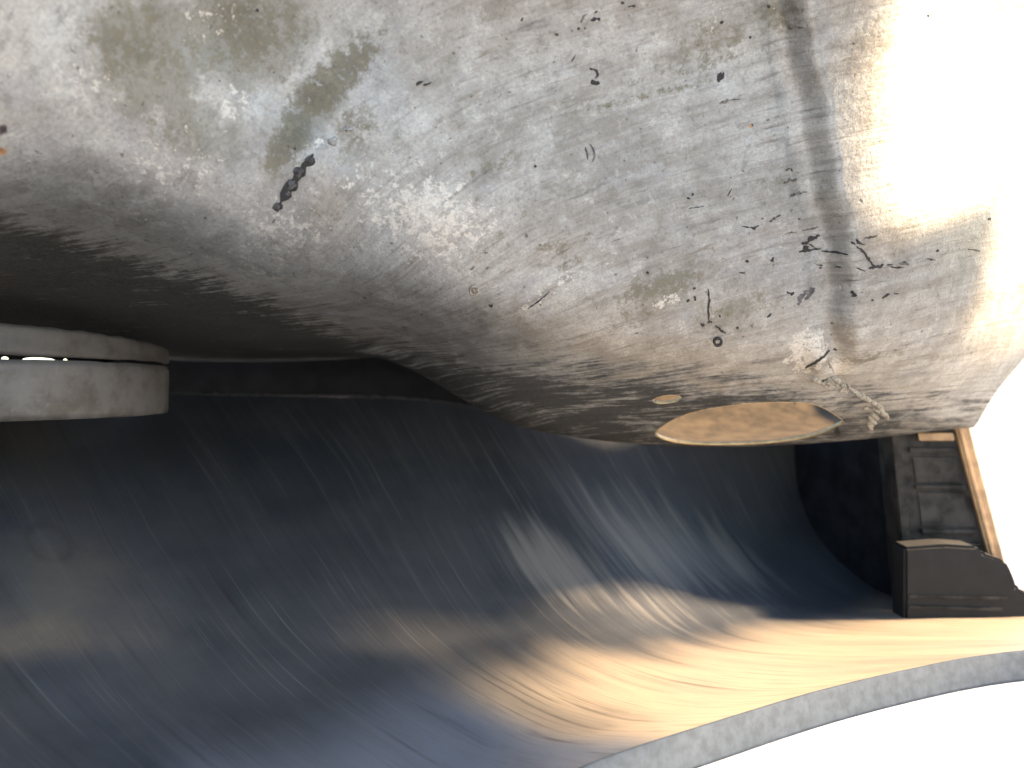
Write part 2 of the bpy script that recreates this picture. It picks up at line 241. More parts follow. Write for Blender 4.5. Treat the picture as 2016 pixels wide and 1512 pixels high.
# ------------------------------------------------------------------ materials
def hull_material():
    n = NT('weathered_grey_sheet_metal')
    o = n.obj(); fl = n.attr('flow')
    warp = n.scale(n.noise(o, 5, 2, .5, color=True), (.05, .012, 0))
    f = n.vadd(fl, warp)
    cloud = n.noise(o, 7, 5, .6)
    mott = n.noise(o, 38, 6, .65)
    crust = n.noise(o, 120, 8, .78)
    st_w = n.noise(n.scale(f, (4.0, 34, 1)), 1, 4, .6)
    st_m = n.noise(n.scale(f, (8.0, 120, 1)), 1, 4, .6)
    st_f = n.noise(n.scale(f, (16.0, 420, 1)), 1, 3, .6)
    grime = n.attr('grime', 'Fac'); pale = n.attr('pale', 'Fac'); calm = n.attr('calm', 'Fac')
    rust = n.attr('rust', 'Fac'); soot_shade = n.attr('soot_shade', 'Fac')
    stv = n.math('SUBTRACT', 1.0, calm)
    # base greys
    col = n.mix(n.rng(cloud, .32, .68), (.255, .240, .220), (.420, .410, .390))
    col = n.mix(n.math('MULTIPLY', n.rng(mott, .42, .68), .6), col, (.46, .45, .425))
    col = n.mix(n.math('MULTIPLY', n.rng(n.noise(n.scale(o, (1, 1, 1)), 17, 4, .6), .50, .72), .45), col, (.285, .29, .31))
    # brushed grain along the sheet
    w = n.math('MULTIPLY', n.rng(st_w, .46, .66), n.math('MULTIPLY', stv, .42))
    col = n.mix(w, col, (.20, .180, .155))
    w = n.math('MULTIPLY', n.rng(st_m, .52, .72), n.math('MULTIPLY', stv, .45))
    col = n.mix(w, col, (.155, .145, .135))
    w = n.math('MULTIPLY', n.rng(st_f, .55, .75), n.math('MULTIPLY', stv, .45))
    col = n.mix(w, col, (.15, .12, .095))
    w = n.math('MULTIPLY', n.rng(st_m, .46, .28), n.math('MULTIPLY', stv, .25))
    col = n.mix(w, col, (.54, .53, .51))
    w = n.math('MULTIPLY', n.rng(n.noise(n.scale(f, (7, 60, 1)), 1, 6, .7), .56, .70), n.math('MULTIPLY', stv, .7))
    col = n.mix(w, col, (.165, .14, .11))
    dirt = n.noise(o, 55, 9, .78)
    col = n.mix(n.math('MULTIPLY', n.rng(dirt, .51, .66), .58), col, (.165, .155, .135))
    col = n.mix(n.math('MULTIPLY', n.rng(dirt, .47, .34), .45), col, (.56, .55, .52))
    # thin olive-grey film
    fm = n.math('ADD', n.attr('film', 'Fac'), n.math('MULTIPLY', n.math('SUBTRACT', n.noise(o, 34, 9, .76), .5), 1.1))
    col = n.mix(n.math('MULTIPLY', n.rng(fm, .36, .62), .72), col, (.178, .172, .145))
    # olive grime
    g = n.math('ADD', grime, n.math('MULTIPLY', n.math('SUBTRACT', crust, .5), 3.0))
    g = n.math('ADD', g, n.math('MULTIPLY', n.math('SUBTRACT', mott, .5), .8))
    gm = n.rng(g, .24, .74)
    gc = n.mix(n.rng(crust, .35, .62), (.070, .062, .042), (.165, .148, .105))
    col = n.mix(n.math('MULTIPLY', gm, .86), col, gc)
    # pale oxide crust
    p = n.math('ADD', pale, n.math('MULTIPLY', n.math('SUBTRACT', crust, .5), 3.2))
    p = n.math('ADD', p, n.math('MULTIPLY', n.math('SUBTRACT', cloud, .5), 1.0))
    pm = n.rng(p, .50, .64)
    col = n.mix(n.math('MULTIPLY', pm, .80), col, (.60, .57, .52))
    # sooty smudges along the grain, with underside and belly shade painted in
    sv = n.math('ADD', soot_shade, n.math('MULTIPLY', n.math('SUBTRACT', n.noise(n.scale(f, (9, 26, 1)), 1, 7, .72), .5), 1.9))
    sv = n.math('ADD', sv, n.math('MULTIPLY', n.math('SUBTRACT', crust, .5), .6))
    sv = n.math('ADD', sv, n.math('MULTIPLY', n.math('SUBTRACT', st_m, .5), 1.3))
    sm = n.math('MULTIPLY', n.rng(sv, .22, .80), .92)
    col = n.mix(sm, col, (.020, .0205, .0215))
    col = n.mix(n.math('MULTIPLY', n.rng(n.noise(o, 380, 4, .7), .35, .68), .30), col, (.12, .115, .105))
    col = n.mix(n.math('MULTIPLY', n.rng(n.noise(o, 230, 6, .75), .60, .68), .55), col, (.07, .066, .058))
    # small dark specks
    sp = n.noise(o, 150, 2, .5)
    col = n.mix(n.math('MULTIPLY', n.rng(sp, .70, .76), .7), col, (.05, .048, .045))
    # rust blooms
    r = n.math('ADD', rust, n.math('MULTIPLY', n.math('SUBTRACT', crust, .5), 1.0))
    col = n.mix(n.rng(r, .45, .62), col, n.mix(n.rng(mott, .45, .58), (.05, .04, .045), (.50, .27, .12)))
    h = n.math('ADD', n.math('MULTIPLY', n.noise(n.scale(fl, (8, 120, 1)), 1, 2, .6), .5), n.noise(o, 130, 5, .75))
    nb = n.bump(h, .5, .0016)
    ro = n.math('ADD', .42, n.math('MULTIPLY', mott, .22))
    return n.out(n.mix(1.0, col, (1.06, 1.13, 1.19), 'MULTIPLY'), n.math('ADD', ro, n.math('MULTIPLY', sm, .25)), n.math('MULTIPLY', n.math('SUBTRACT', 1.0, sm), .75), nb, n.math('MULTIPLY', n.math('SUBTRACT', 1.0, sm), .4))

def trough_material():
    n = NT('dark_brushed_sheet_metal')
    o = n.obj(); fl = n.attr('flow')
    warp = n.scale(n.noise(o, 3, 2, .5, color=True), (.06, .02, 0))
    f = n.vadd(fl, warp)
    s0 = n.noise(n.scale(f, (1.2, 9, 1)), 1, 3, .55)
    s1 = n.noise(n.scale(f, (1.8, 75, 1)), 1, 6, .65)
    s2 = n.noise(n.scale(f, (3.2, 330, 1)), 1, 3, .6)
    s3 = n.noise(n.scale(f, (7, 420, 1)), 1, 2, .5)
    cloud = n.noise(o, 6, 5, .6)
    worn_lit = n.attr('worn_lit', 'Fac')
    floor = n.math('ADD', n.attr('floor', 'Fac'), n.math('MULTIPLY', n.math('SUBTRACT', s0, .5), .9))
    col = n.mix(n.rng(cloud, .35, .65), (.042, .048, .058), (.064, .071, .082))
    col = n.mix(n.rng(floor, .35, .95), col, n.mix(n.rng(n.math('ADD', n.attr('mouth_glow', 'Fac'), n.math('MULTIPLY', n.math('SUBTRACT', s0, .5), .8)), .2, .8), (.15, .17, .21), (.38, .315, .235)))  # floor colour has sun gold painted in near the opening, sky blue elsewhere
    col = n.mix(n.math('MULTIPLY', n.rng(s0, .50, .66), .35), col, (.085, .085, .088))
    col = n.mix(n.math('MULTIPLY', n.rng(s1, .54, .72), .5), col, (.10, .103, .108))
    col = n.mix(n.math('MULTIPLY', n.rng(s1, .46, .30), .5), col, (.022, .023, .027))
    wf = n.math('ADD', worn_lit, n.math('MULTIPLY', n.math('SUBTRACT', s1, .5), 1.4))
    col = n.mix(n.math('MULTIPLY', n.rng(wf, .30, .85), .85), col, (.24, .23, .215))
    col = n.mix(n.math('MULTIPLY', n.rng(s2, .57, .72), n.math('MULTIPLY', n.math('SUBTRACT', 1.0, n.attr('film', 'Fac')), .65)), col, (.17, .165, .16))
    col = n.mix(n.math('MULTIPLY', n.rng(s3, .60, .75), .35), col, (.018, .018, .02))
    fl2 = n.math('ADD', n.attr('film', 'Fac'), n.math('MULTIPLY', n.math('SUBTRACT', n.noise(o, 14, 6, .65), .5), 1.2))
    col = n.mix(n.math('MULTIPLY', n.rng(fl2, .35, 1.1), .75), col, (.135, .128, .112))
    mark = n.attr('mark', 'Fac')
    col = n.mix(n.math('MULTIPLY', mark, .35), col, (.018, .018, .02))
    nb = n.bump(n.math('ADD', s1, n.math('MULTIPLY', s2, .6)), .3, .0015)
    return n.out(col, n.math('ADD', .42, n.math('MULTIPLY', s1, .2)), .12, nb, .4)

def collar_material(name='pale_galvanised_steel', base=(.135, .137, .138), dark=(.080, .078, .074)):
    n = NT(name)
    o = n.obj()
    c1 = n.noise(o, 26, 5, .6); c2 = n.noise(o, 110, 5, .65)
    col = n.mix(n.rng(c1, .40, .66), base, dark)
    col = n.mix(n.math('MULTIPLY', n.rng(c2, .55, .75), .5), col, tuple(min(1, b * 1.3) for b in base))
    col = n.mix(n.math('MULTIPLY', n.rng(n.noise(o, 60, 4, .6), .62, .74), .6), col, (.12, .09, .065))
    return n.out(col, .55, .15, n.bump(c2, .25, .0008), .4)

def plain(name, col, rough=.6, metal=0.0, var=.35, sc=60, bump=.2, spec=.5):
    n = NT(name)
    o = n.obj()
    a = n.noise(o, sc, 5, .6)
    c = n.mix(n.rng(a, .3, .7), tuple(x * (1 - var) for x in col), tuple(min(1, x * (1 + var)) for x in col))
    return n.out(c, rough, metal, n.bump(a, bump, .001), spec)

def ground_material():
    n = NT('dry_straw_ground')
    o = n.obj()
    a = n.noise(o, 2.2, 6, .65); b = n.noise(o, 40, 5, .7)
    c = n.mix(n.rng(a, .35, .65), (.32, .335, .36), (.40, .415, .44))
    c = n.mix(n.math('MULTIPLY', n.rng(b, .5, .7), .4), c, (.26, .24, .21))
    return n.out(c, .9, 0, n.bump(b, .5, .01), .2)

M_HULL = hull_material()
M_TROUGH = trough_material()
M_COLLAR = collar_material()
M_BAND_SHADED = collar_material('shaded_stained_steel', (.085, .085, .083), (.05, .047, .043))  # darker copy of the collar steel, the upper band's shade painted in
M_RIM = plain('blue_grey_painted_rim', (.060, .078, .105), .85, 0, .16, 90, .3, .1)
M_EDGE = plain('bright_cut_metal_edge', (.46, .36, .20), .35, .5, .2, 120)
M_TAR = plain('black_tar', (.012, .012, .014), .55, 0, .5, 200, .4)
M_SMUDGE = plain('worn_tar_film', (.10, .095, .085), .6, .1, .9, 260, .4)
M_BEAD = plain('dark_grey_weld_metal', (.085, .085, .088), .6, .2, .6, 160, .5)
M_CRUST = plain('grey_flux_crust', (.27, .26, .225), .85, 0, .45, 260, .8)
M_SCREW = plain('dull_steel_screw', (.30, .27, .23), .45, .5, .4, 250, .4)
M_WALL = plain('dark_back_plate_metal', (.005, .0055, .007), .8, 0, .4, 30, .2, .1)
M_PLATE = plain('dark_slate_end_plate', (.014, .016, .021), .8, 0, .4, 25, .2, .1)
M_POST = plain('brown_grey_painted_steel', (.030, .028, .026), .7, 0, .7, 34, .4, .2)
M_SUN_TRIM = plain('tan_sun_trim', (.40, .26, .14), .6, 0, .35, 30, .3)  # gold of sunlight painted as tan on the post's edge and head
M_RUBBER = plain('black_rubber', (.008, .008, .0085), .8, 0, .3, 40, .3)
M_INNER = plain('brown_stained_inner_face', (.085, .062, .034), .7, 0, .35, 40, .3, .2)
M_GROUND = ground_material()

# ------------------------------------------------------------------ ground
me = mesh_from('ground', [(-600, -600, 0), (600, -600, 0), (600, 600, 0), (-600, 600, 0)], [(0, 1, 2, 3)], False)
tag(link('ground', me, M_GROUND), 'sunlit pale straw-coloured ground outside the metal shell', 'ground', 'structure')

# ------------------------------------------------------------------ upper hull sheet
NU, NV = 600, 440
nu, nv = HULL_NET.shape[:2]
UQ = np.linspace(0, nu - 1, NU)
VQ = np.linspace(0, nv - 1, NV)
G = np.einsum('ui,vj,ijc->uvc', spline_matrix(nu, UQ), spline_matrix(nv, VQ), HULL_NET)
POS, CH, FL, Q = G[..., :3].copy(), G[..., 3:5], G[..., 5:7], G[..., 7]

def grid_normals(P):
    du = np.gradient(P, axis=0); dv = np.gradient(P, axis=1)
    n = np.cross(du, dv)
    return n / np.linalg.norm(n, axis=-1, keepdims=True)
NOR = grid_normals(POS)
if NOR[NU // 2, NV // 3] @ np.array([0, -1, -.3]) < 0:
    NOR = -NOR

def sstep(x, a, b):
    t = np.clip((x - a) / (b - a), 0, 1)
    return t * t * (3 - 2 * t)

A_, B_ = CH[..., 0], CH[..., 1]
# the fold: the sheet steps forward across a narrow strip, then falls slowly back
wob = .004 * np.sin(B_ * 23) + .003 * np.sin(B_ * 51 + 1)
qq = Q + wob
fold = sstep(qq, -.023, .018) * (1 - .95 * sstep(qq, .020, .46))
fold *= 1 - sstep(B_, .62, .78)
lip = np.exp(-((qq + .040) / .016) ** 2) * .0016 * (1 - sstep(B_, .60, .72))
disp = .023 * fold - lip
# soft dents and swells of hand-beaten metal
disp += .0035 * np.exp(-(((A_ - .60) * .75 + (B_ - .22) * .66) / .16) ** 2 - ((-(A_ - .60) * .66 + (B_ - .22) * .75) / .045) ** 2) * -1
disp += .004 * np.exp(-((A_ - .62) / .05) ** 2 - ((B_ - .33) / .12) ** 2)
for (ca, cb, ra, rb, h) in ((1.30, .57, .10, .04, .0022), (.86, .42, .09, .07, .0025), (1.10, .52, .07, .03, -.002),
                            (1.61, .705, .022, .045, .009), (1.655, .76, .05, .02, -.003), (1.55, .50, .05, .05, -.002), (.15, .15, .09, .12, .003),
                            (1.02, .46, .02, .05, -.0018), (.40, .06, .1, .06, -.002), (1.40, .12, .08, .05, -.002)):
    disp += h * np.exp(-((A_ - ca) / ra) ** 2 - ((B_ - cb) / rb) ** 2)
POS += NOR * disp[..., None]
NOR2 = grid_normals(POS)
if (NOR2 * NOR).sum() < 0:
    NOR2 = -NOR2
NOR = NOR2

FRONT = int(11.0 / (nv - 1) * (NV - 1))          # rows up to the lowest line of the belly
def locate(a, b):
    """grid position (float indices) of the sheet-chart point (a, b) on the front of the hull"""
    d = (A_[::8, :FRONT:8] - a) ** 2 + (B_[::8, :FRONT:8] - b) ** 2
    i, j = np.unravel_index(np.argmin(d), d.shape)
    i0, j0 = max(0, i * 8 - 12), max(0, j * 8 - 12)
    d = (A_[i0:i0 + 25, j0:min(j0 + 25, FRONT)] - a) ** 2 + (B_[i0:i0 + 25, j0:min(j0 + 25, FRONT)] - b) ** 2
    i, j = np.unravel_index(np.argmin(d), d.shape)
    i += i0; j += j0
    i = min(max(i, 1), NU - 2); j = min(max(j, 1), FRONT - 2)
    J = np.array([[(A_[i + 1, j] - A_[i - 1, j]) / 2, (A_[i, j + 1] - A_[i, j - 1]) / 2],
                  [(B_[i + 1, j] - B_[i - 1, j]) / 2, (B_[i, j + 1] - B_[i, j - 1]) / 2]])
    try:
        s = np.linalg.solve(J, np.array([a - A_[i, j], b - B_[i, j]]))
    except np.linalg.LinAlgError:
        s = np.zeros(2)
    s = np.clip(s, -1, 1)
    return i + s[0], j + s[1]

def bil(arr, i, j):
    i0 = int(min(max(i, 0), NU - 2)); j0 = int(min(max(j, 0), NV - 2))
    f, g = i - i0, j - j0
    return (arr[i0, j0] * (1 - f) * (1 - g) + arr[i0 + 1, j0] * f * (1 - g) + arr[i0, j0 + 1] * (1 - f) * g + arr[i0 + 1, j0 + 1] * f * g)

def on_hull(px, py, lift=0.0):
    i, j = locate(px / 1000, py / 1000)
    n = bil(NOR, i, j); n = n / np.linalg.norm(n)
    return bil(POS, i, j) + n * lift, n

def closed_curve(P, m):
    P = np.asarray(P, float); k = len(P)
    out = []
    for q in np.linspace(0, k, m, endpoint=False):
        i = int(q); f = q - i
        p0, p1, p2, p3 = P[(i - 1) % k], P[i % k], P[(i + 1) % k], P[(i + 2) % k]
        out.append(.5 * (2 * p1 + (p2 - p0) * f + (2 * p0 - 5 * p1 + 4 * p2 - p3) * f * f + (3 * p1 - p0 - 3 * p2 + p3) * f ** 3))
    return np.array(out)

OVAL = [(1290, 848), (1315, 833), (1354, 817), (1404, 805), (1466, 796), (1528, 793), (1588, 795), (1618, 804), (1642, 818),
        (1660, 831), (1647, 838), (1615, 848), (1565, 858), (1491, 867), (1392, 869), (1342, 865), (1305, 857)]
SMALL = [(1313 + 28 * math.cos(t) + 1.2 * math.sin(9 * t), 787 + 8.5 * math.sin(t) - 3 * math.cos(t) + .6 * math.sin(11 * t)) for t in np.linspace(0, 2 * math.pi, 22, endpoint=False)]
HOLES = []
for poly in (OVAL, SMALL):
    HOLES.append(closed_curve([locate(x / 1000, y / 1000) for x, y in poly], 260))

def inside(poly, pts):
    x, y = pts[:, 0], pts[:, 1]
    c = np.zeros(len(pts), bool)
    p2 = np.roll(poly, -1, axis=0)
    for (x1, y1), (x2, y2) in zip(poly, p2):
        k = ((y1 > y) != (y2 > y)) & (x < (x2 - x1) * (y - y1) / (y2 - y1 + 1e-12) + x1)
        c ^= k
    return c

removed = np.zeros((NU, NV), bool)
PX = POS.copy()
for poly in HOLES:
    lo = np.floor(poly.min(0)).astype(int) - 2; hi = np.ceil(poly.max(0)).astype(int) + 3
    ii, jj = np.meshgrid(np.arange(lo[0], hi[0]), np.arange(lo[1], hi[1]), indexing='ij')
    pts = np.stack([ii.ravel(), jj.ravel()], 1).astype(float)
    ins = inside(poly, pts)
    d = np.linalg.norm(pts[:, None] - poly[None], axis=-1)
    near = d.argmin(1); dm = d.min(1)
    for k, (p, q) in enumerate(zip(pts, ins)):
        i, j = int(p[0]), int(p[1])
        if dm[k] < .62:
            PX[i, j] = bil(POS, *poly[near[k]])
        elif q:
            removed[i, j] = True

def blobs(lst):
    v = np.zeros_like(A_)
    for (cx, cy, rx, ry, ang, amp) in lst:
        c, s = math.cos(math.radians(ang)), math.sin(math.radians(ang))
        dx, dy = A_ - cx / 1000, B_ - cy / 1000
        u = (dx * c + dy * s) / (rx / 1000); w = (-dx * s + dy * c) / (ry / 1000)
        v = np.maximum(v, amp * np.exp(-(u * u + w * w) ** 1.4))
    return v
GRIME = blobs([(655, 160, 125, 46, -42, .86), (570, 270, 85, 38, -58, .88), (270, 90, 130, 120, 30, .52), (480, 60, 140, 105, 0, .62),
               (330, 260, 80, 70, 0, .45), (1300, 560, 110, 34, -18, .62), (1250, 620, 70, 22, -20, .45), (1120, 520, 60, 16, -28, .45),
               (1410, 80, 80, 60, 0, .42), (1360, 130, 130, 22, -14, .45), (700, 260, 60, 55, -40, .48), (1430, 620, 90, 40, -30, .42),
               (960, 330, 90, 16, -25, .45), (980, 470, 70, 12, -45, .5), (1090, 480, 80, 12, -28, .45), (640, 420, 60, 60, 0, .3),
               (160, 60, 40, 60, 0, .40), (250, 560, 240, 45, 8, .45), (80, 480, 120, 45, 14, .5), (520, 620, 130, 22, 14, .42), (1520, 30, 60, 40, 0, .45),
               (1260, 190, 220, 9, -13, .45), (1150, 470, 160, 8, -24, .45), (1540, 350, 60, 10, -15, .4), (1700, 690, 70, 14, -12, .45)])
PALE = blobs([(850, 420, 170, 105, 20, .50), (560, 450, 110, 70, 0, .46), (150, 160, 70, 60, 0, .42), (330, 330, 150, 90, 20, .38), (720, 370, 90, 70, 0, .45),
              (1585, 690, 40, 55, 40, .85), (1310, 592, 38, 16, -15, .75), (1390, 40, 70, 40, 0, .35), (410, 40, 60, 60, 0, .45), (230, 420, 90, 50, 0, .38),
              (940, 470, 60, 40, 0, .42), (1100, 560, 120, 30, -25, .33), (460, 200, 50, 60, 0, .42), (620, 300, 26, 70, 42, .4), (1650, 720, 25, 25, 0, .7),
              (480, 520, 140, 40, 15, .36), (1330, 650, 80, 16, -20, .42)])
RUST = blobs([(4, 255, 22, 20, 0, .62), (4, 300, 18, 14, 0, .6), (-25, 275, 30, 45, 0, .7), (1479, 247, 5, 8, 0, .8)])
FILM = blobs([(300, 110, 160, 160, 0, .75), (480, 60, 160, 140, 0, .8), (400, 260, 140, 100, 25, .62), (620, 210, 80, 150, 40, .6), (1410, 80, 110, 70, -10, .5), (1500, 30, 90, 60, 0, .5), (1300, 580, 130, 50, -20, .5),
              (1440, 620, 90, 50, -30, .5), (60, 60, 60, 120, 0, .42), (700, 280, 70, 60, 0, .5), (1340, 120, 160, 30, -14, .45), (170, 330, 90, 90, 0, .4)])
CALM = np.clip(1 - sstep(A_ + (B_ - .3) * .35, .55, .95), 0, 1) * .85 * (1 - sstep(B_, .50, .62) * .6)

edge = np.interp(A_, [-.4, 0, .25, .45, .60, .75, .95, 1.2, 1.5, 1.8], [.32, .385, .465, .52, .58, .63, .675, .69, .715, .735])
SOOT_SHADE = np.exp(-(qq / .018) ** 2) * .16 * (1 - sstep(B_, .62, .72))
SOOT_SHADE = np.maximum(SOOT_SHADE, 0) + sstep(B_ - edge, -.03, .10) * np.interp(A_, [.5, .9, 1.5, 1.75, 2.0], [1.0, .82, .72, .58, .35])  # underside and belly darkened: partly sooty dirt, partly shade painted into the colour
idx = np.arange(NU * NV).reshape(NU, NV)
bad = removed[:-1, :-1] | removed[1:, :-1] | removed[:-1, 1:] | removed[1:, 1:]
q4 = np.stack([idx[:-1, :-1], idx[1:, :-1], idx[1:, 1:], idx[:-1, 1:]], -1)[~bad]
cn = np.cross(PX[1, 0] - PX[0, 0], PX[0, 1] - PX[0, 0])
if cn @ NOR[0, 0] < 0:
    q4 = q4[:, ::-1]
hull = empty('metal_hull', (.2, .8, .95), 'large weathered grey sheet-metal hull bulging down across the upper half, with an oval opening', 'metal hull')
me = mesh_from('hull_sheet', PX.reshape(-1, 3), q4.tolist())
vec_attr(me, 'flow', np.concatenate([FL, np.zeros_like(FL[..., :1])], -1).reshape(-1, 3))
for nm, arr in (('grime', GRIME), ('pale', PALE), ('rust', RUST), ('calm', CALM), ('soot_shade', SOOT_SHADE), ('film', FILM)):
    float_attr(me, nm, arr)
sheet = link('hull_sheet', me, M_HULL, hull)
so = sheet.modifiers.new('thickness', 'SOLIDIFY')
so.thickness = .003; so.offset = -1; so.material_offset = 1; so.material_offset_rim = 2
me.materials.append(M_INNER); me.materials.append(M_BEAD)
tag(sheet, 'weathered grey sheet with brushed streaks, olive stains and pale oxide crust')

def hole_edge(name, poly, wdt, mat):
    n = len(poly); vs_, fs_ = [], []
    for k in range(n):
        p = bil(POS, *poly[k]); nn = bil(NOR, *poly[k]); nn /= np.linalg.norm(nn)
        c = bil(POS, *poly.mean(0)); inn = c - p; inn -= nn * (inn @ nn); inn /= np.linalg.norm(inn)
        for (a, b) in ((-.0005, .0002), (.0003, .0002), (.0003, -wdt), (-.0005, -wdt)):
            vs_.append(p + inn * a + nn * b)
    for k in range(n):
        m = (k + 1) % n
        for e in range(4):
            g = (e + 1) % 4
            fs_.append((k * 4 + e, m * 4 + e, m * 4 + g, k * 4 + g))
    return link(name, mesh_from(name, vs_, fs_), mat, sheet)
tag(hole_edge('opening_edge', HOLES[0], .004, M_EDGE), 'bright cut edge of the oval opening')
tag(hole_edge('opening_edge', HOLES[1], .003, M_EDGE), 'ragged edge of the small drilled opening')

# added plate inside the hull, stops sun falling through the oval opening
RX = .462
blocker = [(1.0, -.030), (1.04, -.048), (1.095, -.050), (1.095, .14), (.93, .14), (.925, .07), (.955, .012)]
bm = bmesh.new()
fa = [bm.verts.new((RX, y, 1 + z)) for y, z in blocker]; fb = [bm.verts.new((RX + .004, y, 1 + z)) for y, z in blocker]
bm.faces.new(fa); bm.faces.new(fb[::-1])
for k in range(len(blocker)):
    m = (k + 1) % len(blocker)
    bm.faces.new((fa[k], fa[m], fb[m], fb[k]))
bmesh.ops.recalc_face_normals(bm, faces=bm.faces)
me = bpy.data.meshes.new('inner_sun_blocker'); bm.to_mesh(me); bm.free()
link('inner_sun_blocker', me, M_INNER, hull)

# unseen panel added outside the right edge to shade the trough front
FX = .87
blocker_flap = [(.10, 1.06), (.76, 1.06), (.80, 1.085), (1.08, 1.085), (1.08, 1.15), (.97, 1.15), (.90, 1.17), (.90, 1.365), (.80, 1.38), (.765, 1.43), (.735, 1.62), (.10, 1.62)]
bm = bmesh.new()
fa = [bm.verts.new((FX, y, z)) for y, z in blocker_flap]; fb = [bm.verts.new((FX + .004, y, z)) for y, z in blocker_flap]
bm.faces.new(fa); bm.faces.new(fb[::-1])
for k in range(len(blocker_flap)):
    m = (k + 1) % len(blocker_flap)
    bm.faces.new((fa[k], fa[m], fb[m], fb[k]))
bmesh.ops.recalc_face_normals(bm, faces=bm.faces)
me = bpy.data.meshes.new('sun_blocker_flap'); bm.to_mesh(me); bm.free()
tag(link('sun_blocker_flap', me, M_COLLAR, hull), 'grey panel added out of view at the right to shade the trough')

# ------------------------------------------------------------------ tar flecks, beads, screw, crust on the hull
def stroke(name, pts, w, mat, parent, lift=.0008, jag=.75, seed=0):
    pts = np.asarray(pts, float)
    seg = np.hypot(*np.diff(pts, axis=0).T); cs = np.concatenate([[0], np.cumsum(seg)])
    m = int(min(12, max(5, cs[-1] / 3)))
    vs_, fs_ = [], []
    r = random.Random(seed * 31 + 5)
    for k in range(m):
        s = cs[-1] * k / (m - 1)
        x, y = np.interp(s, cs, pts[:, 0]), np.interp(s, cs, pts[:, 1])
        s2 = min(cs[-1], s + 1); s1 = max(0, s - 1)
        tx = np.interp(s2, cs, pts[:, 0]) - np.interp(s1, cs, pts[:, 0]); ty = np.interp(s2, cs, pts[:, 1]) - np.interp(s1, cs, pts[:, 1])
        l = math.hypot(tx, ty) or 1
        nx, ny = -ty / l, tx / l
        taper = .35 + .65 * math.sin(math.pi * (k + .35) / (m - .3))
        wl = w * taper * (1 + r.uniform(-jag, jag)); wr = w * taper * (1 + r.uniform(-jag, jag))
        ox, oy = r.uniform(-1, 1) * w * .3, r.uniform(-1, 1) * w * .3
        for sgn, ww in ((1, wl), (-1, wr)):
            p, n_ = on_hull(x + ox + nx * ww * sgn, y + oy + ny * ww * sgn, 0)
            vs_.append(p + n_ * lift); vs_.append(p - n_ * .0004)
    for k in range(m - 1):
        a = k * 4; b = a + 4
        fs_ += [(a, a + 2, b + 2, b), (a, b, b + 1, a + 1), (a + 2, a + 3, b + 3, b + 2)]
    fs_ += [(0, 1, 3, 2), ((m - 1) * 4, (m - 1) * 4 + 2, (m - 1) * 4 + 3, (m - 1) * 4 + 1)]
    me = mesh_from(name, vs_, fs_, False)
    bm = bmesh.new(); bm.from_mesh(me); bmesh.ops.recalc_face_normals(bm, faces=bm.faces); bm.to_mesh(me); bm.free()
    return link(name, me, mat, parent)

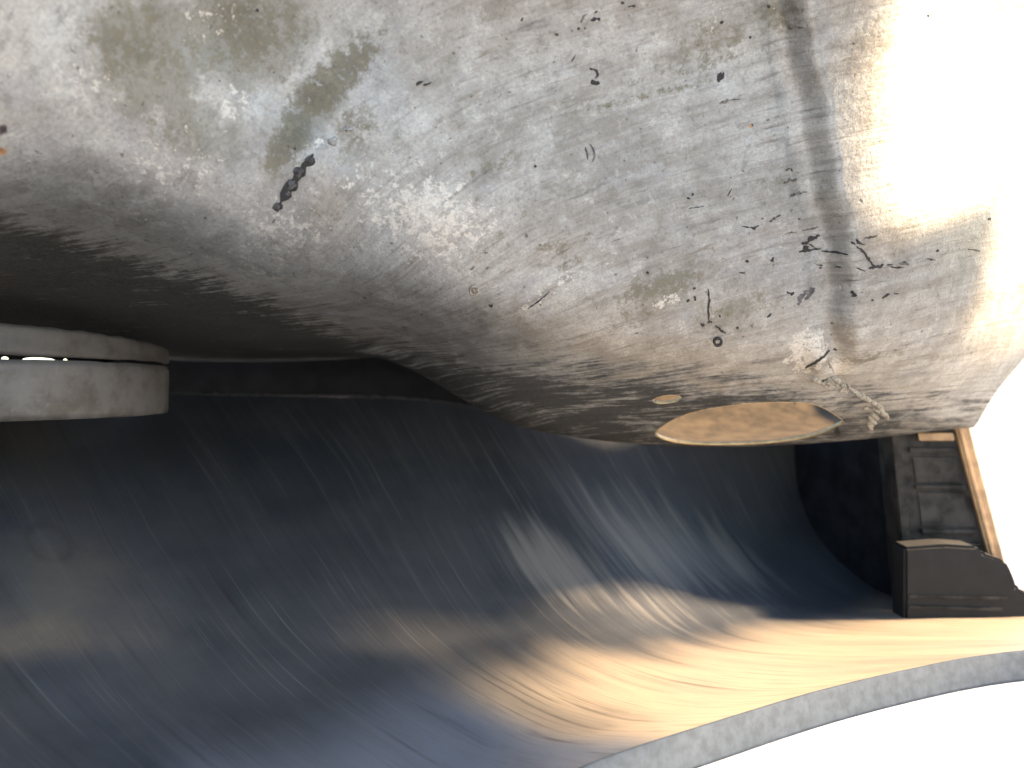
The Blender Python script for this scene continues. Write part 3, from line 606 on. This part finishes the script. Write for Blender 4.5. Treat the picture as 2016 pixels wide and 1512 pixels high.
FLECKS = [
    ([(819, 166), (827, 160), (834, 158)], 3), ([(832, 166), (842, 165), (848, 160)], 2.4), ([(1025, 46), (1031, 40)], 3), ([(1093, 73), (1098, 70)], 3.5),
    ([(1143, 50), (1148, 38), (1157, 34)], 1.8), ([(1163, 46), (1172, 42), (1182, 44)], 4), ([(1136, 60), (1140, 62)], 3), ([(1150, 61), (1153, 60)], 2.4),
    ([(1170, 31), (1177, 28)], 2), ([(1222, 13), (1228, 14)], 3), ([(1236, 20), (1250, 19)], 2.6), ([(1160, 135), (1172, 138), (1178, 146), (1172, 154)], 3.2),
    ([(1164, 157), (1170, 165), (1177, 163), (1180, 160)], 5), ([(1125, 123), (1132, 110)], 1.0), ([(1415, 146), (1420, 149), (1425, 150)], 8), ([(1413, 156), (1419, 156)], 5),
    ([(1417, 202), (1428, 198), (1440, 196)], 3.6), ([(1440, 195), (1458, 194)], 1.3), ([(1052, 326), (1056, 328)], 2.6), ([(1353, 391), (1358, 390)], 2.8), ([(1362, 382), (1366, 383)], 2.2),
    ([(1432, 386), (1440, 371)], 1.0), ([(1355, 411), (1372, 408), (1386, 406)], 1.1), ([(1510, 22), (1515, 18)], 3), ([(1418, 52), (1422, 47)], 2.6), ([(1474, 78), (1478, 77)], 2.6),
    ([(1545, 57), (1562, 59)], 4.5), ([(1546, 335), (1556, 330), (1562, 338)], 2.6), ([(1543, 360), (1556, 354), (1570, 352)], 4), ([(1556, 386), (1570, 381), (1590, 378)], 3.6),
    ([(1460, 446), (1482, 449), (1494, 445)], 1.4), ([(1481, 452), (1486, 448)], 4), ([(1499, 432), (1502, 430)], 1.6), ([(1514, 437), (1524, 430), (1537, 424)], 2.8), ([(1571, 432), (1576, 431)], 1.8),
    ([(1545, 461), (1556, 459), (1570, 457)], 2), ([(1580, 455), (1605, 450), (1612, 447)], 1.8), ([(1578, 480), (1590, 478), (1600, 470), (1615, 464)], 4.2), ([(1584, 484), (1590, 490), (1586, 494)], 6),
    ([(1575, 496), (1590, 494), (1616, 490)], 2.8), ([(1594, 480), (1606, 488)], 1.6), ([(1618, 495), (1634, 495), (1648, 498)], 2.2), ([(1650, 473), (1656, 478)], 1.8), ([(1658, 468), (1662, 476), (1672, 478)], 2.6),
    ([(1658, 482), (1668, 490), (1676, 500), (1682, 510), (1690, 518)], 2.8), ([(1680, 523), (1695, 521), (1708, 516)], 3.4), ([(1713, 517), (1724, 516)], 1.8), ([(1720, 521), (1732, 523), (1746, 522)], 1.6),
    ([(1738, 514), (1750, 515), (1756, 518)], 4), ([(1672, 467), (1682, 465), (1694, 462)], 2), ([(1608, 522), (1620, 523)], 1.6), ([(1616, 526), (1618, 529)], 2.4), ([(1636, 523), (1642, 523)], 1.2),
    ([(1658, 522), (1672, 527)], 2), ([(1468, 516), (1473, 513)], 3.2), ([(1519, 515), (1524, 507)], 3.2), ([(1455, 537), (1466, 537)], 2.4), ([(1272, 538), (1277, 536)], 3.2), ([(1549, 574), (1558, 580), (1562, 574)], 3),
    ([(1393, 568), (1396, 590), (1394, 612), (1396, 632)], 2.0), ([(1381, 642), (1386, 637)], 4), ([(1393, 634), (1402, 633)], 2.2), ([(1408, 641), (1418, 650), (1428, 656)], 2.4),
    ([(1364, 565), (1368, 567)], 2.8), ([(1366, 582), (1369, 591)], 3), ([(1351, 593), (1356, 589)], 2.8), ([(963, 601), (970, 603)], 3.4), ([(1510, 624), (1518, 618)], 2.2), ([(1450, 648), (1453, 644)], 2.4),
    ([(1416, 624), (1418, 620)], 2.2), ([(1655, 566), (1659, 576)], 3.2), ([(1686, 580), (1690, 583)], 1.6), ([(1706, 578), (1714, 573), (1720, 570)], 2.2), ([(1727, 569), (1736, 571)], 1.4),
    ([(1796, 507), (1812, 511)], 1.8), ([(1816, 492), (1820, 494)], 2.6), ([(1934, 431), (1938, 431)], 3), ([(1808, 36), (1812, 36)], 2.6), ([(1888, 490), (1912, 494)], 1.8),
    ([(505, 27), (511, 26)], 3.4), ([(430, 158), (433, 157)], 2.2), ([(578, 293), (582, 292)], 3.2), ([(1040, 608), (1062, 592), (1082, 574)], 1.0),
    ([(1585, 722), (1598, 706), (1612, 694), (1630, 686)], 2.2), ([(1640, 684), (1644, 688)], 2.4), ([(1644, 842), (1654, 846)], 4.5), ([(1608, 749), (1626, 744)], 2.4),
]
FADED = {(1546, 335), (1543, 360), (1556, 386), (1545, 57), (1417, 202), (1440, 195), (1514, 437), (1545, 461), (1580, 455), (1738, 514), (1143, 50)}
for k, (pts, w) in enumerate(FLECKS):
    stroke('tar_fleck', pts, w * .82, M_SMUDGE if pts[0] in FADED else M_TAR, sheet, lift=.0004 if pts[0] in FADED else .0008, seed=k)
for k, (pts, w) in enumerate([([(1570, 600), (1578, 586), (1588, 574), (1600, 570)], 5.5), ([(1585, 590), (1598, 578), (1606, 566)], 3.5)]):
    stroke('grey_smear', pts, w, M_BEAD, sheet, lift=.0004, seed=90 + k)

def ring_on_hull(name, px, py, r_out, r_in, mat, parent, h=.0012, squash=1.0):
    vs_, fs_ = [], []; n = 14
    for k in range(n):
        t = 2 * math.pi * k / n
        for rr, hh in ((r_out, -.0004), (r_out * .96, h), (r_in, h), (r_in * .95, -.0004)):
            rr = rr * (1 + .08 * fn(math.cos(t) * 2 + px, math.sin(t) * 2))
            p, n_ = on_hull(px + rr * math.cos(t), py + rr * math.sin(t) * squash, 0)
            vs_.append(p + n_ * hh)
    for k in range(n):
        m = (k + 1) % n
        for e in range(3):
            fs_.append((k * 4 + e, m * 4 + e, m * 4 + e + 1, k * 4 + e + 1))
    return link(name, mesh_from(name, vs_, fs_), mat, parent)

def dome_on_hull(name, px, py, rx, ry, ang, h, mat, parent, seed=0, lump=.15):
    vs_, fs_ = [], []; n = 14; rings = 5
    c, s = math.cos(math.radians(ang)), math.sin(math.radians(ang))
    p0, n0 = on_hull(px, py, h)
    vs_.append(p0)
    for g in range(1, rings + 1):
        for k in range(n):
            t = 2 * math.pi * k / n; f = g / rings
            w = 1 + lump * fn(math.cos(t) * 1.3 + seed * 3.1, math.sin(t) * 1.3, f)
            x, y = rx * f * math.cos(t) * w, ry * f * math.sin(t) * w
            p, n_ = on_hull(px + x * c - y * s, py + x * s + y * c, 0)
            hh = h * math.sqrt(max(0, 1 - f * f)) * (1 + lump * fn(x * .4 + seed, y * .4)) - (.0006 if g == rings else 0)
            vs_.append(p + n_ * hh)
    for k in range(n):
        fs_.append((0, 1 + k, 1 + (k + 1) % n))
        for g in range(rings - 1):
            a = 1 + g * n
            fs_.append((a + k, a + n + k, a + n + (k + 1) % n, a + (k + 1) % n))
    me = mesh_from(name, vs_, fs_)
    bm = bmesh.new(); bm.from_mesh(me); bmesh.ops.recalc_face_normals(bm, faces=bm.faces); bm.to_mesh(me); bm.free()
    return link(name, me, mat, parent)

ring_on_hull('washer', 1413, 673, 10, 5, M_TAR, sheet)
tag(ring_on_hull('washer', 933, 572, 10, 6.5, M_SCREW, sheet, .0016), 'thin steel ring round the screw head')
dome_on_hull('screw_head', 933, 572, 5, 5, 0, .0016, M_SCREW, sheet)
for k, (x, y, rx, ry, ang, h) in enumerate([(545, 405, 9, 7, -50, .002), (566, 381, 7, 5, -55, .002), (575, 364, 13, 9, -55, .0035), (588, 338, 14, 11, -50, .004),
                                            (609, 315, 13, 8, -60, .004), (654, 277, 12, 9, -20, .002), (684, 253, 10, 6, -20, .0018)]):
    dome_on_hull('weld_bead', x, y, rx, ry, ang, h, M_BEAD if k < 5 else M_HULL, sheet, k, .9)
    if k < 5:
        dome_on_hull('tar_fleck', x + 3, y + 3, rx * 1.05, ry * 1.05, ang, .0007, M_TAR, sheet, k + 20, .7)
stroke('tar_fleck', [(543, 416), (556, 394), (573, 366), (588, 342), (606, 318), (616, 304)], 8, M_TAR, sheet, lift=.0012, seed=77)
# pale crusty bead running down from the end of the fold
cr = [(1612, 747), (1622, 752), (1632, 748), (1642, 744), (1650, 750), (1660, 757), (1670, 763), (1680, 770), (1690, 776), (1699, 783), (1707, 788), (1716, 792), (1724, 795),
      (1730, 803), (1727, 811), (1736, 815), (1742, 820), (1722, 820), (1718, 828), (1714, 836), (1604, 742), (1637, 756), (1648, 760), (1628, 762)]
rr = random.Random(3)
for k, (x, y) in enumerate(cr):
    dome_on_hull('crust_lump', x + rr.uniform(-2, 2), y + rr.uniform(-2, 2), rr.uniform(7, 11), rr.uniform(4, 6), rr.uniform(20, 50), rr.uniform(.002, .004), M_CRUST, sheet, k, .5)
for k, (pts, w) in enumerate([([(1655, 772), (1670, 768)], 4), ([(1700, 806), (1712, 806)], 3), ([(1626, 704), (1632, 716), (1640, 730)], 1.6), ([(1602, 736), (1604, 745)], 2), ([(1555, 414), (1562, 417)], 3.2),
                              ([(1643, 558), (1645, 568), (1651, 575)], 1.6), ([(1528, 768), (1544, 770)], 1.4)]):
    stroke('pale_chip', pts, w, M_CRUST, sheet, lift=.0012, seed=200 + k)
# fingernail-like dents: two thin raised slivers
for k, pts in enumerate([[(1152, 288), (1156, 300), (1157, 314)], [(1161, 281), (1168, 292), (1171, 306), (1167, 318)]]):
    stroke('scratch_ridge', pts, 1.6, M_BEAD, sheet, lift=.0006, jag=.15, seed=300 + k)

# ------------------------------------------------------------------ lower trough
trough = empty('metal_trough', (.1, .8, .69), 'dark streaked sheet-metal trough curving down and away below the hull', 'metal trough')
TU, TV = 330, 420
tl, tk = TROUGH_NET.shape[:2]
sm1 = spline_matrix(tl, np.linspace(0, tl - 1, TU)); sm2 = spline_matrix(tk, np.linspace(0, tk - 1, TV))
TP = np.einsum('ui,vj,ijc->uvc', sm1, sm2, TROUGH_NET)
tt, ss = np.meshgrid(np.linspace(0, 1.4, TU), np.linspace(0, 1.3, TV), indexing='ij')
TN = grid_normals(TP)
if TN[TU // 2, TV // 2, 2] < 0: TN = -TN
rip = np.zeros((TU, TV))
for i in range(TU):
    x = tt[i, 0]
    rip[i] = .0016 * fn(x * 14, 3.3) + .0008 * fn(x * 40, 8.1)
TP = TP + TN * (rip * np.sin(np.clip(ss / 1.3, 0, 1) * math.pi))[..., None]
gi, gj = np.meshgrid(np.linspace(0, tl - 1, TU), np.linspace(0, tk - 1, TV), indexing='ij')
def tblob(lst):
    v = np.zeros_like(gi)
    for (a, b, ra, rb, amp) in lst:
        v = np.maximum(v, amp * np.exp(-((gi - a) / ra) ** 2 - ((gj - b) / rb) ** 2))
    return v
WORN_LIT = tblob([(3.3, 1.5, .55, .55, .85), (2.1, 1.15, .75, .75, .72), (1.45, 1.25, .4, .6, .6), (2.7, 2.0, .5, .6, .5), (4.2, .9, .5, .8, .25), (8, 1.0, .8, .5, .3), (1.2, 1.6, .5, .6, .35), (3.6, 2.6, 1.0, .8, .3)])  # wear streaks; the strongest patch paints in sunlight reaching the wall
dd = np.hypot((gi - 7.62) / .16, (gj - .86) / .10)
MARK = np.exp(-((dd - 1) / .2) ** 2) * (1 - sstep(gj, .90, .98) * sstep(gi, 7.55, 7.7))
tix = np.arange(TU * TV).reshape(TU, TV)
tq = np.stack([tix[:-1, :-1], tix[1:, :-1], tix[1:, 1:], tix[:-1, 1:]], -1).reshape(-1, 4)
if np.cross(TP[1, 0] - TP[0, 0], TP[0, 1] - TP[0, 0]) @ TN[0, 0] < 0: tq = tq[:, ::-1]
me = mesh_from('trough_sheet', TP.reshape(-1, 3), tq.tolist())
vec_attr(me, 'flow', np.stack([ss, tt, np.zeros_like(ss)], -1).reshape(-1, 3))
float_attr(me, 'worn_lit', WORN_LIT); float_attr(me, 'floor', sstep(gj, 1.4, 3.4)); float_attr(me, 'mark', MARK); float_attr(me, 'mouth_glow', 1 - sstep(gi, 4.6, 6.4)); float_attr(me, 'film', tblob([(7.9, 1.05, .9, .5, .95), (7.3, 1.3, .9, .5, .6)]))
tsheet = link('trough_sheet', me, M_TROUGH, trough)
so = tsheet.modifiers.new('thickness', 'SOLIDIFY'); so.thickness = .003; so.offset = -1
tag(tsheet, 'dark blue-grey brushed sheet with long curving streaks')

# front rim: a flange that hangs from the open edge of the trough
R = resample(RIM, 130)
T = np.gradient(R, axis=0); T /= np.linalg.norm(T, axis=1)[:, None]
out_dir = np.stack([T[:, 1], -T[:, 0], np.zeros(len(T))], 1); out_dir /= np.linalg.norm(out_dir, axis=1)[:, None]
up = np.array([0, 0, 1.0])
vs_, fs_ = [], []
prof = [(-.0015, -.003), (-.0012, .0022), (.0004, .003), (.0022, .0015), (.0070, -.026), (.0066, -.030), (.0045, -.030), (.0, -.004)]
for k in range(len(R)):
    for (a, b) in prof:
        wv = .0005 * fn(k * .35, a * 300) + .0004 * fn(k * 1.1, b * 200)
        vs_.append(R[k] + out_dir[k] * (a + wv) + up * (b + wv))
n = len(prof)
for k in range(len(R) - 1):
    for e in range(n):
        g = (e + 1) % n
        fs_.append((k * n + e, (k + 1) * n + e, (k + 1) * n + g, k * n + g))
me = mesh_from('rim_flange', vs_, fs_)
bm = bmesh.new(); bm.from_mesh(me); bmesh.ops.recalc_face_normals(bm, faces=bm.faces); bm.to_mesh(me); bm.free()
tag(link('rim_flange', me, M_RIM, trough), 'pale blue-grey curved flange along the open front edge')

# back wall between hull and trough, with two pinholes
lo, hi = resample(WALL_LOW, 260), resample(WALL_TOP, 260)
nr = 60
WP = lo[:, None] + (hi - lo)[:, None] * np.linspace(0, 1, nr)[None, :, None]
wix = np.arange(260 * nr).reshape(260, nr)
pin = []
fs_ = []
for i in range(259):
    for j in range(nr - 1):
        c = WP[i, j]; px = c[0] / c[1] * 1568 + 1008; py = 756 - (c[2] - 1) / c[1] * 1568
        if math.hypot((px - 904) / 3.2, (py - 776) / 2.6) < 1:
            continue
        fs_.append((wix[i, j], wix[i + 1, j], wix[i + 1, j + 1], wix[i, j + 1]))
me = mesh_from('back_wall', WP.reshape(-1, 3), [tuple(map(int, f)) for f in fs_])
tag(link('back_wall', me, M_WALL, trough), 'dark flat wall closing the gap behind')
# crusty weld along the back joint
top = resample(TROUGH_NET[3:7, 0][::-1], 150)
vs_, fs_ = [], []
for k in range(len(top)):
    for e in range(7):
        t = 2 * math.pi * e / 7
        r_ = .0026 * (1 + .9 * fn(k * .55, e * .7)) + .0012 * max(0, fn(k * .21, 4.4)) * 2
        vs_.append(top[k] + np.array([0, math.cos(t) * r_, math.sin(t) * r_ + .0015]))
for k in range(len(top) - 1):
    for e in range(7):
        g = (e + 1) % 7
        fs_.append((k * 7 + e, (k + 1) * 7 + e, (k + 1) * 7 + g, k * 7 + g))
tag(link('weld_seam', mesh_from('weld_seam', vs_, fs_), plain('grey_weld_crust', (.05, .05, .053), .4, .3, .6, 200, .6), trough), 'rough weld bead along the back joint')

# ------------------------------------------------------------------ collar on the left
CX, CY, CR = -.662, .95, .232
collar = empty('pipe_collar', (CX, CY, .96), 'pale grey curved metal collar of two bands under the hull at the left edge', 'pipe collar')
def band(name, z_low, z_high, label, seed, thick=.007):
    vs_, fs_ = [], []; n = 200
    th = np.linspace(math.radians(-205), math.radians(28), n)
    rows = 10
    for k, t in enumerate(th):
        zl, zh = z_low(t), z_high(t)
        cl = [(0, zl + .0012), (0, zl + .0012)]
        P = []
        for m in range(rows):
            f = m / (rows - 1)
            rnd = .0015 * (max(0, 1 - f / .12) ** 2 + max(0, 1 - (1 - f) / .12) ** 2)
            bul = .0012 * fn(t * 5, f * 2, seed)
            P.append((CR - rnd + bul, zl + (zh - zl) * f))
        for m in range(rows - 1, -1, -1):
            f = m / (rows - 1)
            P.append((CR - thick, zl + (zh - zl) * f))
        for (r_, z) in P:
            vs_.append((CX + r_ * math.cos(t), CY + r_ * math.sin(t), z))
    m = rows * 2
    for k in range(n - 1):
        for e in range(m):
            g = (e + 1) % m
            fs_.append((k * m + e, (k + 1) * m + e, (k + 1) * m + g, k * m + g))
    fs_ += [tuple(range(m)), tuple(range((n - 1) * m, n * m))]
    me = mesh_from(name, vs_, fs_)
    bm = bmesh.new(); bm.from_mesh(me); bmesh.ops.recalc_face_normals(bm, faces=bm.faces); bm.to_mesh(me); bm.free()
    return tag(link(name, me, M_COLLAR if seed == 1 else M_BAND_SHADED, collar), label)
def fr(t): return .5 - .5 * math.sin(t)             # 1 at the front, 0 at the back
SL = lambda t: 1.0255 + .004 * (fr(t) - .5)
band('lower_band', lambda t: .9630 + .0006 * fn(t * 8, 1), lambda t: SL(t) - .0022 + .0012 * fn(t * 7, 2.2), 'broad lower band of the collar, pale with brown stains', 1)
band('upper_band', lambda t: SL(t) + .0014 + .0011 * fn(t * 9, 5.2), lambda t: 1.034 + .030 * fr(t) + .0015 * fn(t * 14, 7), 'narrow upper band of the collar with crusty top edge', 2)

# dark liner behind the slit, broken where daylight shows through
def ang(px):
    # angle on the front of the collar that the column px faces
    best = min(np.linspace(-math.pi / 2 - .9, .1, 1200), key=lambda t: abs((CX + CR * math.cos(t)) / (CY + CR * math.sin(t)) * 1568 + 1008 - px) + (9 if math.sin(t) > .2 else 0))
    return best
cuts = [(-400, 6), (24, 50), (120, 134), (146, 214), (228, 420)]
for (p0, p1) in cuts:
    a0, a1 = (math.radians(-200) if p0 < -300 else ang(p0)), (math.radians(-2) if p1 > 330 else ang(p1))
    vs_, fs_ = [], []
    m = 24
    for k in range(m):
        t = a0 + (a1 - a0) * k / (m - 1)
        for r_, z in ((CR - .0085, 1.010), (CR - .0085, 1.042), (CR - .012, 1.042), (CR - .012, 1.010)):
            vs_.append((CX + r_ * math.cos(t), CY + r_ * math.sin(t), z))
    for k in range(m - 1):
        for e in range(4):
            g = (e + 1) % 4
            fs_.append((k * 4 + e, (k + 1) * 4 + e, (k + 1) * 4 + g, k * 4 + g))
    fs_ += [(0, 1, 2, 3), tuple((m - 1) * 4 + e for e in (3, 2, 1, 0))]
    link('inner_liner', mesh_from('inner_liner', vs_, fs_, False), M_WALL, collar)
vs_, fs_ = [], []
for k in range(12):
    t = math.radians(-16 + 26 * k / 11)
    for r_, z in ((CR - .0018, 1.016), (CR - .0018, 1.034), (CR - .03, 1.034), (CR - .03, 1.016)):
        vs_.append((CX + r_ * math.cos(t), CY + r_ * math.sin(t), z))
for k in range(11):
    for e in range(4):
        g = (e + 1) % 4
        fs_.append((k * 4 + e, (k + 1) * 4 + e, (k + 1) * 4 + g, k * 4 + g))
fs_ += [(0, 1, 2, 3), (47, 46, 45, 44)]
link('inner_liner', mesh_from('inner_liner', vs_, fs_, False), M_WALL, collar)
for (p0, p1) in ((6, 24), (50, 120), (134, 146), (214, 228)):
    a0, a1 = ang(p0), ang(p1)
    vs_, fs_ = [], []
    m = 12
    for k in range(m):
        t = a0 + (a1 - a0) * k / (m - 1)
        zc = SL(t) - .0014 + .0020 * math.sin(math.pi * k / (m - 1)) ** .5
        for r_, z in ((CR - .0085, zc), (CR - .0085, 1.042), (CR - .012, 1.042), (CR - .012, zc)):
            vs_.append((CX + r_ * math.cos(t), CY + r_ * math.sin(t), z))
    for k in range(m - 1):
        for e in range(4):
            g = (e + 1) % 4
            fs_.append((k * 4 + e, (k + 1) * 4 + e, (k + 1) * 4 + g, k * 4 + g))
    link('inner_liner', mesh_from('inner_liner', vs_, fs_, False), M_WALL, collar)

# ------------------------------------------------------------------ post and block at the right end
def wp(px, py, d):
    return ((px - 1008) / 1568 * d, d, 1.0 - (py - 756) / 1568 * d)
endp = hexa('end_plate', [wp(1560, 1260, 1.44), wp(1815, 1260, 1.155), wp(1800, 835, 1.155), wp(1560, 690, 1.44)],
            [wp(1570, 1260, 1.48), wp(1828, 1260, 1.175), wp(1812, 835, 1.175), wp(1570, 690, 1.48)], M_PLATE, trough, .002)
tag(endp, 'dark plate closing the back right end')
PD = 1.13
post = empty('support_post', wp(1860, 1190, PD), 'brown-grey steel post with tan edge strip standing at the right end of the trough', 'post')
def face(px0, px1, py0, py1, dd, thick, name, mat, label=None, slope0=.09, slope1=.30, bev=.002):
    """block whose left and right sides lean like the post"""
    a = lambda px, sl, py: px + sl * (py - 850)
    d = PD + dd
    fr_ = [wp(a(px0, slope0, py1), py1, d), wp(a(px1, slope1, py1), py1, d), wp(a(px1, slope1, py0), py0, d), wp(a(px0, slope0, py0), py0, d)]
    bk = [(x + .004, y + thick, z) for x, y, z in fr_]
    o = hexa(name, fr_, bk, mat, post, bev)
    if label: tag(o, label)
    return o
face(1752, 1882, 838, 1290, 0, .05, 'post_body', M_POST)
face(1883, 1912, 838, 1110, -.006, .05, 'edge_strip', M_SUN_TRIM, 'strip along the right edge of the post, sunlit gold put in its colour', .26, .26)
face(1889, 1895, 840, 1105, -.009, .01, 'edge_bead', M_SUN_TRIM, None, .265, .265, .0005)
face(1755, 1771, 842, 1085, -.006, .01, 'side_strip', M_POST, None, .10, .10, .001)
face(1806, 1876, 852, 868, -.005, .008, 'glow_patch', M_SUN_TRIM, 'tan patch painting a warm glow at the head of the post', .2, .26, .002)
for (y0, y1) in ((882, 891), (955, 963), (1042, 1051), (1070, 1076)):
    face(1785, 1872, y0, y1, -.006, .01, 'ledge', M_POST, None, .16, .26, .001)
for (y0, y1) in ((900, 950), (970, 1036)):
    face(1790, 1866, y0, y1, -.002, .006, 'raised_panel', M_POST, None, .14, .26, .0006)

def prism(name, poly, d, thick, mat, parent, bev=.004):
    bm = bmesh.new()
    f = [bm.verts.new(wp(x, y, d)) for x, y in poly]
    b = [bm.verts.new((v.co.x + .004, v.co.y + thick, v.co.z)) for v in f]
    n = len(poly)
    bm.faces.new(f); bm.faces.new(b[::-1])
    for k in range(n):
        bm.faces.new((f[k], f[(k + 1) % n], b[(k + 1) % n], b[k]))
    bmesh.ops.recalc_face_normals(bm, faces=bm.faces)
    bmesh.ops.bevel(bm, geom=bm.edges[:], offset=bev, segments=2, affect='EDGES')
    me = bpy.data.meshes.new(name); bm.to_mesh(me); bm.free()
    return link(name, me, mat, parent)
BD = 1.075
blk = empty('rubber_block', wp(1880, 1208, BD), 'black rubber block with stepped right end at the foot of the post', 'rubber block')
prism('block_body', [(1781, 1078), (1860, 1072), (1925, 1076), (1938, 1090), (1960, 1097), (1982, 1106), (1994, 1128), (2004, 1158), (2024, 1170), (2060, 1180),
                     (2130, 1196), (2130, 1250), (1990, 1245), (1781, 1240)], BD, .045, M_RUBBER, blk)
prism('foot_strip', [(1790, 1172), (1985, 1176), (1985, 1182), (1790, 1178)], BD - .003, .01, M_POST, blk, .001)
prism('foot_strip', [(1790, 1192), (1975, 1197), (1975, 1204), (1790, 1199)], BD - .003, .01, M_POST, blk, .001)
